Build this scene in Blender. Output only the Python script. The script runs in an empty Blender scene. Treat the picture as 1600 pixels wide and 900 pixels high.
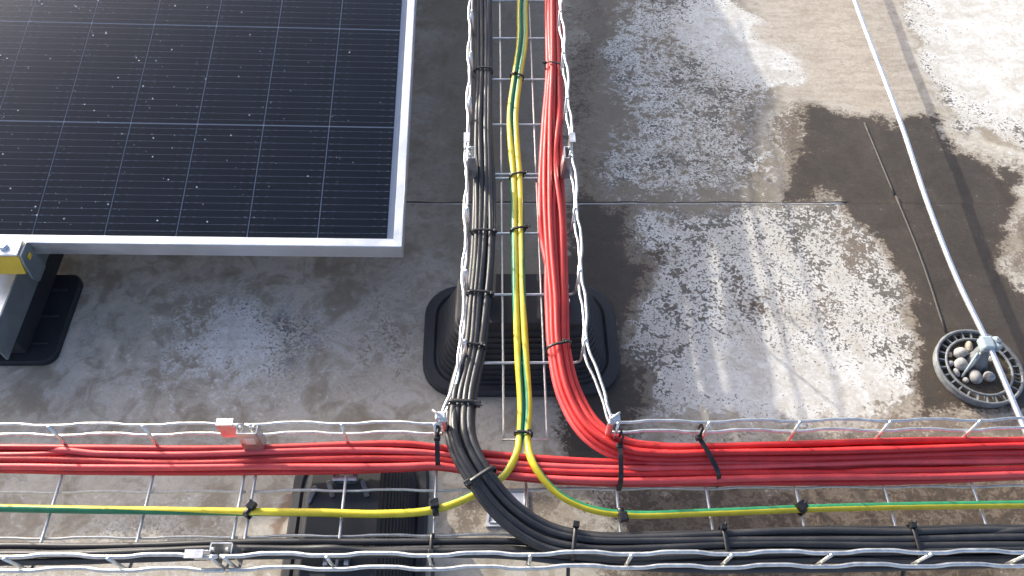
import bpy, bmesh, math, random
import numpy as np
from mathutils import Matrix, Vector

random.seed(7); RNG = np.random.default_rng(11)
scene = bpy.context.scene
COL = scene.collection

# ------------------------------------------------------------------ camera
CAM_H = 0.9785
PITCH, YAW, ROLL, FPX = 0.97103233, 0.04252505, 0.03245371, 1250.0
def cam_axes():
    cy, sy = math.cos(YAW), math.sin(YAW)
    fw = np.array([sy*math.cos(PITCH), cy*math.cos(PITCH), -math.sin(PITCH)])
    r = np.array([cy, -sy, 0.0]); u = np.cross(r, fw)
    return r*math.cos(ROLL)+u*math.sin(ROLL), -r*math.sin(ROLL)+u*math.cos(ROLL), fw
CR, CU_, CF = cam_axes()
cam_data = bpy.data.cameras.new("camera"); cam = bpy.data.objects.new("camera", cam_data); COL.objects.link(cam)
cam_data.sensor_width = 36.0; cam_data.lens = FPX/1600*36.0
cam_data.clip_start = 0.02; cam_data.clip_end = 500
cam.matrix_world = Matrix(((CR[0], CU_[0], -CF[0], 0), (CR[1], CU_[1], -CF[1], 0), (CR[2], CU_[2], -CF[2], CAM_H), (0, 0, 0, 1)))
scene.camera = cam
def at(x, y, z):
    """survey helper: the point at height z that the measured photo position (x, y) belongs to"""
    d = CF*FPX + CR*(x-800) - CU_*(y-450)
    return d*((z-CAM_H)/d[2]) + np.array([0, 0, CAM_H])

# ------------------------------------------------------------------ light
SUNV = np.array([-2.06, 2.36, 1.0]); SUNV = SUNV/np.linalg.norm(SUNV)
ELEV = math.asin(SUNV[2]); AZ = math.atan2(SUNV[0], SUNV[1])
world = bpy.data.worlds.new("World"); scene.world = world; world.use_nodes = True
wn = world.node_tree.nodes; wl = world.node_tree.links
sky = wn.new("ShaderNodeTexSky"); sky.sky_type = 'NISHITA'; sky.sun_disc = False
sky.sun_elevation = ELEV; sky.sun_rotation = AZ; sky.air_density = 0.6; sky.dust_density = 4.0; sky.ozone_density = 1.2
wl.new(sky.outputs[0], wn["Background"].inputs[0]); wn["Background"].inputs[1].default_value = 0.15
sun_d = bpy.data.lights.new("sun", 'SUN'); sun_d.energy = 2.1; sun_d.angle = math.radians(0.6); sun_d.color = (1.0, 0.95, 0.85)
sun = bpy.data.objects.new("sun", sun_d); COL.objects.link(sun)
sun.rotation_euler = Vector(SUNV).to_track_quat('Z', 'Y').to_euler()
scene.view_settings.view_transform = 'Standard'; scene.view_settings.look = 'None'
scene.view_settings.gamma = 1.0; scene.view_settings.use_curve_mapping = False
scene.view_settings.exposure = 1.50

# ------------------------------------------------------------------ node helpers
class NT:
    def __init__(self, name):
        self.m = bpy.data.materials.new(name); self.m.use_nodes = True
        self.t = self.m.node_tree; self.b = self.t.nodes["Principled BSDF"]
    def n(self, typ, **kw):
        nd = self.t.nodes.new(typ)
        for k, v in kw.items(): setattr(nd, k, v)
        return nd
    def put(self, sock, v):
        if hasattr(v, "links") or hasattr(v, "is_linked"): self.t.links.new(v, sock)
        elif isinstance(v, (tuple, list)) and len(v) == 3 and sock.type == 'RGBA': sock.default_value = (*v, 1)
        else: sock.default_value = v
    def math(self, op, a, b=0.0, c=None, clamp=False):
        nd = self.n("ShaderNodeMath", operation=op, use_clamp=clamp)
        self.put(nd.inputs[0], a); self.put(nd.inputs[1], b)
        if c is not None: self.put(nd.inputs[2], c)
        return nd.outputs[0]
    def mix(self, f, a, b, mode='MIX'):
        nd = self.n("ShaderNodeMix", data_type='RGBA', blend_type=mode)
        self.put(nd.inputs[0], f); self.put(nd.inputs[6], a); self.put(nd.inputs[7], b)
        return nd.outputs[2]
    def coord(self): return self.n("ShaderNodeTexCoord").outputs["Object"]
    def mapping(self, vec, scale=(1, 1, 1), rot=(0, 0, 0)):
        nd = self.n("ShaderNodeMapping"); self.put(nd.inputs[0], vec); nd.inputs[2].default_value = rot; nd.inputs[3].default_value = scale
        return nd.outputs[0]
    def noise(self, vec, scale, detail=4, rough=0.55, dist=0.0):
        nd = self.n("ShaderNodeTexNoise"); self.put(nd.inputs["Vector"], vec)
        nd.inputs["Scale"].default_value = scale; nd.inputs["Detail"].default_value = detail
        nd.inputs["Roughness"].default_value = rough; nd.inputs["Distortion"].default_value = dist
        return nd.outputs[0]
    def attr(self, name):
        return self.n("ShaderNodeAttribute", attribute_name=name).outputs["Fac"]
    def step(self, v, lo, hi, a=0.0, b=1.0):
        nd = self.n("ShaderNodeMapRange", interpolation_type='SMOOTHSTEP')
        self.put(nd.inputs[0], v); self.put(nd.inputs[1], lo); self.put(nd.inputs[2], hi); self.put(nd.inputs[3], a); self.put(nd.inputs[4], b)
        return nd.outputs[0]
    def bump(self, h, strength, dist):
        nd = self.n("ShaderNodeBump"); nd.inputs["Strength"].default_value = strength; nd.inputs["Distance"].default_value = dist
        self.put(nd.inputs["Height"], h); self.t.links.new(nd.outputs[0], self.b.inputs["Normal"])
    def set(self, **kw):
        for k, v in kw.items(): self.put(self.b.inputs[k.replace("_", " ")], v)
        return self.m

def simple(name, col, rough=0.5, metal=0.0, var=0.25, scale=60, spec=0.5, bump=0.0):
    N = NT(name); c = N.coord(); n = N.noise(c, scale, 5, 0.6); n2 = N.noise(c, scale*7, 3, 0.6)
    k = N.math('ADD', N.math('MULTIPLY', n, 0.65), N.math('MULTIPLY', n2, 0.35))
    dk = tuple(x*(1-var) for x in col); lt = tuple(min(1, x*(1+var)) for x in col)
    N.set(Base_Color=N.mix(N.step(k, 0.3, 0.7), dk, lt), Metallic=metal, Roughness=N.step(k, 0.25, 0.75, max(0.03, rough-0.1), rough+0.12), Specular_IOR_Level=spec)
    if bump: N.bump(n2, bump, 0.001)
    return N.m

M = {}
M['wire'] = simple('galvanised_wire', (0.64, 0.64, 0.615), 0.44, 1.0, 0.2, 120)
M['plate'] = simple('galvanised_plate', (0.70, 0.71, 0.71), 0.38, 1.0, 0.14, 80)
M['steel'] = simple('dull_zinc_steel', (0.24, 0.275, 0.29), 0.5, 0.7, 0.15, 40)
M['alu'] = simple('anodised_aluminium', (0.86, 0.87, 0.88), 0.42, 0.85, 0.05, 30)
M['rod'] = simple('aluminium_rod', (0.82, 0.84, 0.88), 0.38, 0.9, 0.06, 50)
M['rubber'] = simple('black_rubber', (0.026, 0.027, 0.030), 0.62, 0.0, 0.35, 40, bump=0.15)
M['pad'] = simple('rubber_pad', (0.012, 0.014, 0.019), 0.7, 0.0, 0.3, 70, bump=0.2)
M['holder'] = simple('weathered_grey_plastic', (0.17, 0.18, 0.185), 0.5, 0.0, 0.35, 90)
M['clamp'] = simple('grey_clamp_plastic', (0.33, 0.40, 0.42), 0.42, 0.0, 0.15, 90)
M['tie'] = simple('black_nylon', (0.012, 0.012, 0.013), 0.38, 0.0, 0.3, 200)
M['yellow'] = simple('yellow_plastic', (0.62, 0.42, 0.03), 0.45, 0.0, 0.1, 60)
M['white_cell_gap'] = simple('white_backsheet', (0.66, 0.68, 0.71), 0.5, 0.0, 0.05, 30)
M['finger'] = simple('silver_busbar', (0.23, 0.245, 0.27), 0.5, 0.0, 0.45, 400, spec=0.15)
M['cell'] = simple('silicon_cell', (0.0175, 0.0220, 0.0330), 0.5, 0.0, 0.22, 14, spec=0.08)
M['drop'] = simple('painted_droplet_glint', (0.85, 0.87, 0.9), 0.25, 0.0, 0.05, 300)  # white base colour stands in for sun glints on water droplets
M['pebble'] = simple('pebble_stone', (0.30, 0.295, 0.285), 0.7, 0.0, 0.4, 130, bump=0.3)
M['pebble_tan'] = simple('tan_pebble_stone', (0.33, 0.29, 0.22), 0.75, 0.0, 0.35, 150, bump=0.3)
M['dirt'] = simple('dirt_in_holder', (0.075, 0.06, 0.042), 0.85, 0.0, 0.5, 160, bump=0.6)

def cable_mat(name, col, rough, dust):
    N = NT(name); c = N.coord()
    n = N.noise(c, 35, 5, 0.65); f = N.noise(c, 420, 3, 0.6)
    base = N.mix(N.step(n, 0.3, 0.7), tuple(x*0.86 for x in col), tuple(min(1, x*1.12) for x in col))
    d = N.math('MULTIPLY', N.step(N.math('ADD', N.math('MULTIPLY', n, 0.5), N.math('MULTIPLY', f, 0.5)), 0.50, 0.72), dust)
    base = N.mix(d, base, (0.45, 0.42, 0.39))
    oi = N.n("ShaderNodeObjectInfo").outputs["Random"]; hv = N.n("ShaderNodeHueSaturation")
    N.put(hv.inputs["Color"], base); N.put(hv.inputs["Value"], N.step(oi, 0.0, 1.0, 0.80, 1.12)); N.put(hv.inputs["Saturation"], N.step(oi, 0.0, 1.0, 1.02, 0.93))
    base = hv.outputs[0]
    N.set(Base_Color=base, Roughness=N.step(n, 0.3, 0.7, rough-0.06, rough+0.1), Specular_IOR_Level=0.5)
    N.bump(f, 0.05, 0.0005)
    return N.m
M['red'] = cable_mat('red_cable_sheath', (0.61, 0.034, 0.033), 0.46, 0.05)
M['black'] = cable_mat('black_cable_sheath', (0.026, 0.027, 0.030), 0.46, 0.05)
def earth_mat():
    N = NT('green_yellow_sheath'); uv = N.n("ShaderNodeUVMap").outputs[0]
    sx = N.n("ShaderNodeSeparateXYZ"); N.t.links.new(uv, sx.inputs[0])
    d = N.math('ABSOLUTE', N.math('SUBTRACT', sx.outputs[0], 0.5))            # 0 = middle of the yellow half
    wob = N.math('MULTIPLY', N.math('SUBTRACT', N.noise(N.coord(), 60, 2), 0.5), 0.03)
    k = N.step(N.math('ADD', d, wob), 0.240, 0.252)
    n = N.noise(N.coord(), 45, 5, 0.65)
    yel = N.mix(N.step(n, 0.3, 0.7), (0.56, 0.45, 0.022), (0.68, 0.56, 0.035))
    gre = N.mix(N.step(n, 0.3, 0.7), (0.018, 0.165, 0.070), (0.028, 0.225, 0.10))
    N.set(Base_Color=N.mix(k, yel, gre), Roughness=N.step(n, 0.3, 0.7, 0.3, 0.46)); N.bump(N.noise(N.coord(), 400, 2), 0.05, 0.0005)
    return N.m
M['earth'] = earth_mat()
def glass_mat():
    N = NT('solar_glass'); t = N.t
    fr = N.n("ShaderNodeFresnel"); fr.inputs[0].default_value = 1.20
    tr = N.n("ShaderNodeBsdfTransparent"); gl = N.n("ShaderNodeBsdfGlossy")
    n = N.noise(N.coord(), 25, 5, 0.6)
    N.put(gl.inputs["Roughness"], 0.05)
    mx = N.n("ShaderNodeMixShader"); t.links.new(fr.outputs[0], mx.inputs[0]); t.links.new(tr.outputs[0], mx.inputs[1]); t.links.new(gl.outputs[0], mx.inputs[2])
    # thin film of dried dust
    df = N.n("ShaderNodeBsdfDiffuse"); df.inputs[0].default_value = (0.5, 0.5, 0.5, 1)
    m2 = N.n("ShaderNodeMixShader"); t.links.new(mx.outputs[0], m2.inputs[1]); t.links.new(df.outputs[0], m2.inputs[2])
    c = N.coord(); spot = N.step(N.noise(c, 190, 2, 0.5), 0.68, 0.76); film = N.step(N.noise(c, 12, 6, 0.7), 0.35, 0.75)
    N.put(m2.inputs[0], N.math('ADD', 0.004, N.math('MULTIPLY', N.math('ADD', spot, 0.05), N.math('MULTIPLY', film, 0.07))))
    t.links.new(m2.outputs[0], t.nodes["Material Output"].inputs[0])
    return N.m
M['glass'] = glass_mat()

# ------------------------------------------------------------------ mesh helpers
def link(name, me, mat=None, parent=None):
    o = bpy.data.objects.new(name, me); COL.objects.link(o)
    if mat is not None and not me.materials: me.materials.append(mat)
    if parent is not None: o.parent = parent
    return o
def tag(o, label=None, cat=None, group=None, kind=None):
    if label: o['label'] = label
    if cat: o['category'] = cat
    if group: o['group'] = group
    if kind: o['kind'] = kind
    return o
def empty(name, loc, label, cat, group=None):
    o = bpy.data.objects.new(name, None); COL.objects.link(o); o.location = loc; o.empty_display_size = 0.02
    return tag(o, label, cat, group)
def part(name, me, mat, root):
    """a part whose mesh is written in scene coordinates, hung under its thing"""
    o = link(name, me, mat); o.parent = root
    loc = Vector(root.location); par = root.parent
    while par is not None: loc = loc + Vector(par.location); par = par.parent
    o.location = -loc
    return o
def pydata(name, V, F, smooth=False):
    me = bpy.data.meshes.new(name); me.from_pydata([tuple(map(float, v)) for v in V], [], F); me.update()
    if smooth: me.polygons.foreach_set("use_smooth", [True]*len(me.polygons))
    return me
def catmull(P, step):
    P = np.asarray(P, float); n = len(P)
    Q = np.vstack([2*P[0]-P[1], P, 2*P[-1]-P[-2]]); out = []
    for i in range(1, n):
        p0, p1, p2, p3 = Q[i-1], Q[i], Q[i+1], Q[i+2]
        m = max(2, int(np.linalg.norm((p2-p1)[:3])/step))
        t = np.linspace(0, 1, m, endpoint=False)[:, None]
        d1 = max(1e-6, np.linalg.norm((p1-p0)[:3])); d2 = max(1e-6, np.linalg.norm((p2-p1)[:3])); d3 = max(1e-6, np.linalg.norm((p3-p2)[:3]))
        m1 = ((p1-p0)/d1*d2 + (p2-p1))/2; m2 = ((p3-p2)/d3*d2 + (p2-p1))/2
        out.append((2*t**3-3*t**2+1)*p1 + (t**3-2*t**2+t)*m1 + (-2*t**3+3*t**2)*p2 + (t**3-t**2)*m2)
    out.append(P[-1:]); return np.vstack(out)
def frames(P, fixed_up=False):
    T = np.gradient(P, axis=0); T /= np.linalg.norm(T, axis=1)[:, None]+1e-12
    N = np.zeros_like(P)
    if fixed_up:
        up = np.array([0, 0, 1.0])
        for i in range(len(P)):
            v = up-T[i]*(up@T[i]); N[i] = v/np.linalg.norm(v)
    else:
        a = np.array([0, 0, 1.0]) if abs(T[0, 2]) < 0.9 else np.array([1.0, 0, 0])
        v = a-T[0]*(a@T[0]); N[0] = v/np.linalg.norm(v)
        for i in range(1, len(P)):
            v = N[i-1]-T[i]*(N[i-1]@T[i]); N[i] = v/np.linalg.norm(v)
    return T, N, np.cross(T, N)
def tube(name, P, r, sides=8, fixed_up=False, phi=None, caps=True):
    P = np.asarray(P, float); n = len(P); T, N, B = frames(P, fixed_up)
    a = np.arange(sides)/sides*2*math.pi
    rr = np.broadcast_to(np.asarray(r, float), (n,))
    V = (P[:, None, :] + rr[:, None, None]*(np.cos(a)[None, :, None]*N[:, None, :] + np.sin(a)[None, :, None]*B[:, None, :])).reshape(-1, 3)
    F = [(i*sides+k, i*sides+(k+1) % sides, (i+1)*sides+(k+1) % sides, (i+1)*sides+k) for i in range(n-1) for k in range(sides)]
    if caps: F += [tuple(range(sides-1, -1, -1)), tuple((n-1)*sides+k for k in range(sides))]
    me = pydata(name, V, F, True)
    if phi is not None:                                   # u = 0.5 in the middle of the yellow half
        uv = me.uv_layers.new(name="UVMap").data; li = 0
        for i in range(n-1):
            for k in range(sides):
                for (ii, kk) in ((i, k), (i, k+1), (i+1, k+1), (i+1, k)):
                    # shift so that no face wraps: distance to the yellow centre is what matters
                    ang = kk/sides*2*math.pi - phi[ii]
                    mid = (k+0.5)/sides*2*math.pi - phi[i]
                    base = math.atan2(math.sin(mid), math.cos(mid)); ang = base + (ang-mid)
                    uv[li].uv = (0.5+ang/(2*math.pi), i/n); li += 1
    return me
def box_me(name, c, s, bev=0.0, rot=None):
    bm = bmesh.new(); bmesh.ops.create_cube(bm, size=1)
    for v in bm.verts: v.co = Vector((v.co.x*s[0], v.co.y*s[1], v.co.z*s[2]))
    if bev: bmesh.ops.bevel(bm, geom=bm.edges[:], offset=bev, segments=2, affect='EDGES', profile=0.5)
    if rot is not None: bmesh.ops.transform(bm, matrix=rot.to_4x4(), verts=bm.verts)
    bmesh.ops.translate(bm, vec=Vector(c), verts=bm.verts)
    me = bpy.data.meshes.new(name); bm.to_mesh(me); bm.free(); return me
def join_me(name, meshes):
    bm = bmesh.new()
    for m in meshes: bm.from_mesh(m)
    me = bpy.data.meshes.new(name); bm.to_mesh(me); bm.free(); return me
def rrect(w, d, r, seg=7):
    pts = []
    for cx, cy, a0 in ((w/2-r, d/2-r, 0), (-w/2+r, d/2-r, 90), (-w/2+r, -d/2+r, 180), (w/2-r, -d/2+r, 270)):
        for k in range(seg+1):
            a = math.radians(a0+90*k/seg); pts.append((cx+r*math.cos(a), cy+r*math.sin(a)))
    return pts
def loft(name, rings, smooth=False, cap_top=True, cap_bot=True):
    n = len(rings[0]); V = [p for R in rings for p in R]; F = []
    for i in range(len(rings)-1):
        F += [(i*n+k, i*n+(k+1) % n, (i+1)*n+(k+1) % n, (i+1)*n+k) for k in range(n)]
    if cap_bot: F.append(tuple(range(n-1, -1, -1)))
    if cap_top: F.append(tuple((len(rings)-1)*n+k for k in range(n)))
    return pydata(name, V, F, smooth)

# ------------------------------------------------------------------ the roof
def axis(lo, hi, stp, far):
    core = np.arange(lo, hi+1e-6, stp); g = []; d = stp
    while sum(g) < far: d *= 1.5; g.append(d)
    e = np.cumsum(g); return np.concatenate([(lo-e)[::-1], core, hi+e])
def sdf(poly, X, Y):
    P = np.asarray(poly); d = np.full(X.shape, 1e9); ins = np.zeros(X.shape, bool)
    for i in range(len(P)):
        a, b = P[i], P[(i+1) % len(P)]; e = b-a
        t = np.clip(((X-a[0])*e[0]+(Y-a[1])*e[1])/(e@e), 0, 1)
        d = np.minimum(d, np.hypot(X-a[0]-t*e[0], Y-a[1]-t*e[1]))
        c = ((a[1] > Y) != (b[1] > Y)) & (X < (b[0]-a[0])*(Y-a[1])/(b[1]-a[1]+1e-12)+a[0]); ins ^= c
    return np.where(ins, d, -d)
def lattice(X, Y, scale, seed):
    g = np.random.default_rng(seed).uniform(-1, 1, (256, 256)); x, y = X*scale, Y*scale
    i, j = np.floor(x).astype(int), np.floor(y).astype(int); u, v = x-i, y-j; u = u*u*(3-2*u); v = v*v*(3-2*v)
    G = lambda a, b: g[a % 256, b % 256]
    return (G(i, j)*(1-u)+G(i+1, j)*u)*(1-v)+(G(i, j+1)*(1-u)+G(i+1, j+1)*u)*v
def fray(X, Y, seed):
    return sum(a*lattice(X, Y, f, seed+k) for k, (f, a) in enumerate(((7, .022), (16, .016), (38, .011), (85, .006), (170, .003))))
# outlines of the stains as surveyed on the roof: (channel, value, soft edge in m, outline)
STAINS = [
 ('white', .82, .03, [(985,324),(1318,322),(1345,338),(1400,402),(1432,470),(1438,560),(1425,600),(1380,612),(1300,640),(1180,665),(1000,655),(1015,590),(985,520),(1000,420)]),
 ('white', .62, .05, [(915,80),(985,-20),(1150,-30),(1195,60),(1215,165),(1230,312),(930,312),(905,250),(960,170)]),
 ('white', .90, .03, [(1415,-40),(1640,-40),(1640,270),(1560,225),(1500,205),(1470,150),(1440,80)]),
 ('white', 1.0, .03, [(1090,20),(1160,10),(1240,60),(1245,110),(1190,150),(1130,120)]),
 ('white', .80, .05, [(270,560),(310,500),(380,490),(420,530),(410,580),(340,610)]),
 ('white', .55, .10, [(130,640),(230,440),(420,420),(560,470),(560,600),(420,660)]),
 ('white', .85, .02, [(1582,420),(1640,420),(1640,560),(1590,540)]),
 ('white', .52, .04, [(1500,225),(1560,235),(1640,270),(1640,330),(1590,300)]),
 ('white', .60, .03, [(1215,175),(1280,180),(1290,225),(1260,260),(1250,310),(1215,310)]),
 ('white', .55, .10, [(-80,760),(440,770),(440,960),(-80,960)]),
 ('pure', 1.0, .05, [(1090,585),(1240,575),(1400,585),(1380,610),(1290,640),(1180,665),(1080,660)]),
 ('pure', 1.0, .05, [(1450,-40),(1640,-40),(1640,180),(1540,170),(1470,90)]),
 ('pure', .8, .05, [(1090,20),(1160,10),(1240,60),(1240,100),(1190,130),(1130,110)]),
 ('pure', .9, .05, [(290,560),(320,510),(380,500),(410,540),(400,575),(340,595)]),
 ('tan', 1.0, .04, [(1180,-40),(1410,-40),(1440,90),(1468,165),(1215,168),(1235,110),(1200,60)]),
 ('tan', .70, .05, [(1540,400),(1570,300),(1640,300),(1640,430),(1580,440)]),
 ('tan', .80, .04, [(1200,655),(1300,645),(1390,612),(1460,625),(1640,640),(1640,705),(1200,700)]),
 ('tan', .55, .10, [(-80,780),(440,780),(440,960),(-80,960)]),
 ('tan', 1.0, .03, [(690,765),(860,765),(930,850),(690,850)]),
 ('tan', .62, .05, [(1300,335),(1350,360),(1380,420),(1310,440),(1270,390)]),
 ('tan', .60, .05, [(640,520),(720,620),(700,660),(560,660),(480,560)]),
 ('soil', .95, .06, [(930,745),(1000,715),(1640,700),(1640,960),(900,960),(960,850)]),
 ('soil', .85, .05, [(1190,668),(1300,648),(1390,615),(1450,630),(1640,645),(1640,720),(1150,715)]),
 ('soil', .70, .04, [(690,765),(880,765),(950,860),(690,860)]),
 ('soil', .75, .05, [(1540,410),(1562,320),(1640,290),(1640,440),(1590,450)]),
 ('soil', .62, .04, [(1290,330),(1345,345),(1395,415),(1310,450),(1265,390)]),
 ('soil', .70, .03, [(1215,168),(1290,178),(1290,235),(1240,300),(1225,318),(1215,260)]),
 ('soil', .55, .05, [(1180,420),(1330,450),(1360,520),(1250,540),(1150,480)]),
 ('soil', .60, .06, [(900,-30),(1010,-30),(960,110),(930,240),(1000,330),(900,330),(880,150)]),
 ('soil', .55, .05, [(960,640),(1130,660),(1190,700),(950,715)]),
 ('soil', .45, .08, [(500,430),(690,380),(700,660),(480,660)]),
 ('rust', 1.0, .012, [(440,775),(458,775),(452,880),(432,880)]),
 ('mud', 1.0, .024, [(1250,178),(1462,172),(1490,215),(1520,245),(1592,275),(1560,350),(1545,420),(1600,470),(1640,640),(1440,640),(1425,602),(1440,540),(1432,470),(1390,402),(1345,338),(1318,320),(1225,318),(1240,262),(1285,222)]),
 ('mud', 1.0, .03, [(905,318),(985,324),(998,420),(985,500),(1008,590),(1000,640),(970,720),(900,720),(880,620),(895,420)]),
 ('mud', .56, .05, [(840,745),(980,715),(1640,705),(1640,960),(930,960),(960,850)]),
 ('mud', .60, .05, [(890,20),(945,90),(925,190),(945,310),(905,312),(880,200)]),
 ('mud', .52, .05, [(980,380),(1060,370),(1090,410),(1010,420)]),
 ('mud', .50, .05, [(1110,450),(1200,450),(1230,500),(1130,500)]),
 ('dark', 1.3, .04, [(890,-40),(1180,-40),(1230,310),(1330,325),(1435,470),(1430,610),(1180,665),(960,660),(890,320)]),
 ('white', .42, .05, [(1000,340),(1130,360),(1190,430),(1080,430),(1000,400)]),
 ('dark', 1.0, .08, [(640,-40),(900,-40),(890,640),(720,640),(660,430),(640,300)]),
 ('dark', .75, .08, [(560,390),(680,380),(690,520),(560,440)]),
 ('dark', .8, .05, [(1000,640),(1200,665),(1200,710),(960,720)]),
]
def roof_mat():
    N = NT('dirty_roof_membrane'); c = N.coord()
    raw = dict(n1=N.noise(c, 6, 8, 0.62, 0.5), n2=N.noise(N.mapping(c, (1, 1.2, 1)), 46, 7, 0.62, 1.3), n3=N.noise(N.mapping(c, (1, 1.15, 1)), 120, 5, 0.58, 0.9),
               n4=N.noise(c, 20, 7, 0.62, 0.9), n5=N.noise(N.mapping(c, (1, 1, 1), (0, 0, 0.4)), 260, 4, 0.6, 0.3), str=N.noise(N.mapping(c, (14, 95, 1)), 1, 6, 0.65, 0.4))
    S = {k: N.math('MULTIPLY', N.math('SUBTRACT', v, 0.5), 3.0) for k, v in raw.items()}        # about -1 .. 1
    fine = N.noise(c, 800, 4, 0.7)
    W, PU, TN, MU, DK, RU, SO = (N.attr(a) for a in ('white', 'pure', 'tan', 'mud', 'dark', 'rust', 'soil'))
    def add(*t):
        r = None
        for k, v in t:
            x = N.math('MULTIPLY', v, k); r = x if r is None else N.math('ADD', r, x)
        return r
    # grey-brown membrane with tide marks, blotches and scum curls
    base = N.mix(N.step(add((0.45, S['n1']), (0.55, S['n4']), (0.22, S['n2'])), -0.42, 0.42), (0.300, 0.256, 0.190), (0.63, 0.580, 0.480))
    curl = N.math('MULTIPLY', N.step(N.math('ABSOLUTE', S['n4']), 0.0, 0.10, 1.0, 0.0), N.step(S['n1'], -0.6, 0.3))
    base = N.mix(N.math('MULTIPLY', curl, 0.5), base, (0.60, 0.58, 0.555))
    base = N.mix(N.math('MULTIPLY', N.step(add((0.35, S['n2']), (0.35, S['n4']), (0.5, S['n1'])), 0.16, 0.45), 0.55), base, (0.150, 0.118, 0.092))
    base = N.mix(N.math('MULTIPLY', N.step(add((0.8, S['n3']), (0.4, S['n2'])), 0.35, 0.6), 0.35), base, (0.13, 0.108, 0.088))
    base = N.mix(N.math('MULTIPLY', N.step(S['str'], 0.2, 0.7), 0.14), base, (0.17, 0.145, 0.12))
    base = N.mix(N.math('MULTIPLY', N.step(add((1.0, DK), (0.35, S['n4']), (0.12, S['n3'])), 0.2, 1.2, 0.0, 0.85), 0.95), base, (0.195, 0.163, 0.118))
    # bleached white deposit, dissolving into lace and specks at its edges
    wv = add((1.0, W), (0.40, S['n2']), (0.22, S['n4']), (0.26, S['n3']), (0.24, S['n5']), (0.30, PU))
    wm = N.math('MULTIPLY', N.step(wv, 0.46, 0.62), N.step(W, 0.06, 0.35))
    wcol = N.mix(N.step(add((0.6, S['n4']), (0.4, S['n3'])), -0.4, 0.35), (0.52, 0.485, 0.415), (0.73, 0.72, 0.67))
    col = N.mix(wm, base, wcol)
    spc = N.mix(N.step(S['n5'], -0.5, 0.5), (0.044, 0.036, 0.026), (0.115, 0.094, 0.068))
    sp = N.step(add((0.60, S['n3']), (0.55, S['n4']), (0.40, S['n1']), (0.30, S['n5']), (-0.60, PU)), 0.03, 0.20)
    col = N.mix(N.math('MULTIPLY', N.math('MULTIPLY', sp, N.step(W, 0.3, 0.6)), 0.86), col, spc)
    sp2 = N.step(add((0.95, S['n5']), (0.35, S['n2']), (0.25, S['n4']), (-0.32, PU)), 0.16, 0.28)
    col = N.mix(N.math('MULTIPLY', N.math('MULTIPLY', sp2, N.step(W, 0.25, 0.6)), 0.8), col, spc)
    # tan film of dried silt
    tm = N.step(add((1.0, TN), (0.30, S['n4']), (0.16, S['n3'])), 0.40, 0.78)
    tcol = N.mix(N.step(add((0.6, S['str']), (0.6, S['n3'])), -0.5, 0.5), (0.355, 0.295, 0.225), (0.53, 0.465, 0.375))
    tcol = N.mix(N.math('MULTIPLY', N.step(S['n2'], 0.28, 0.6), 0.55), tcol, (0.22, 0.175, 0.13))
    col = N.mix(N.math('MULTIPLY', tm, 0.82), col, tcol)
    rm = N.step(add((1.0, RU), (0.35, S['n2'])), 0.3, 0.7); col = N.mix(N.math('MULTIPLY', rm, 0.75), col, (0.19, 0.10, 0.055))
    # crumbly brown soil
    so = N.step(add((1.0, SO), (0.30, S['n4']), (0.26, S['n3']), (0.26, S['n5'])), 0.42, 0.70)
    scol = N.mix(N.step(add((0.5, S['n3']), (0.6, S['n5']), (0.3, S['n4'])), -0.55, 0.65), (0.060, 0.044, 0.031), (0.235, 0.182, 0.132))
    scol = N.mix(N.math('MULTIPLY', N.step(add((1.0, S['n5']), (0.4, S['n2'])), 0.42, 0.60), 0.75), scol, (0.42, 0.37, 0.31))
    col = N.mix(N.math('MULTIPLY', so, N.step(SO, 0.05, 0.4, 0.0, 0.88)), col, scol)
    # dark wet mud with a ragged edge
    mv = add((1.0, MU), (0.30, S['n2']), (0.26, S['n3']), (0.20, S['n4']), (0.20, S['n5']))
    halo = N.math('MULTIPLY', N.step(mv, 0.18, 0.50), N.step(MU, 0.02, 0.2)); col = N.mix(N.math('MULTIPLY', halo, 0.6), col, (0.15, 0.116, 0.080))
    mm = N.math('MULTIPLY', N.step(mv, 0.46, 0.58), N.step(MU, 0.03, 0.2))
    mcol = N.mix(N.step(add((0.6, S['n4']), (0.4, S['n3'])), -0.5, 0.5), (0.040, 0.031, 0.022), (0.064, 0.050, 0.036))
    mcol = N.mix(N.math('MULTIPLY', N.step(mv, 0.50, 0.80, 1.0, 0.0), 0.8), mcol, (0.105, 0.073, 0.048))
    mcol = N.mix(N.math('MULTIPLY', N.step(add((1.0, S['n5']), (0.35, S['n4'])), 0.55, 0.68), 0.6), mcol, (0.36, 0.33, 0.29))
    col = N.mix(N.math('MULTIPLY', mm, 0.95), col, mcol)
    col = N.mix(N.math('MULTIPLY', N.step(fine, 0.38, 0.68), 0.20), col, (0.10, 0.09, 0.08))
    N.set(Base_Color=col, Roughness=N.math('SUBTRACT', 0.75, N.math('MULTIPLY', mm, 0.22)), Specular_IOR_Level=0.35)
    N.bump(add((0.5, raw['n3']), (0.7, raw['n2']), (0.35, raw['n5']), (0.3, mm)), 0.28, 0.003)
    return N.m
M['roof'] = roof_mat()
SEAM = float(at(980, 317, 0)[1])
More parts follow.
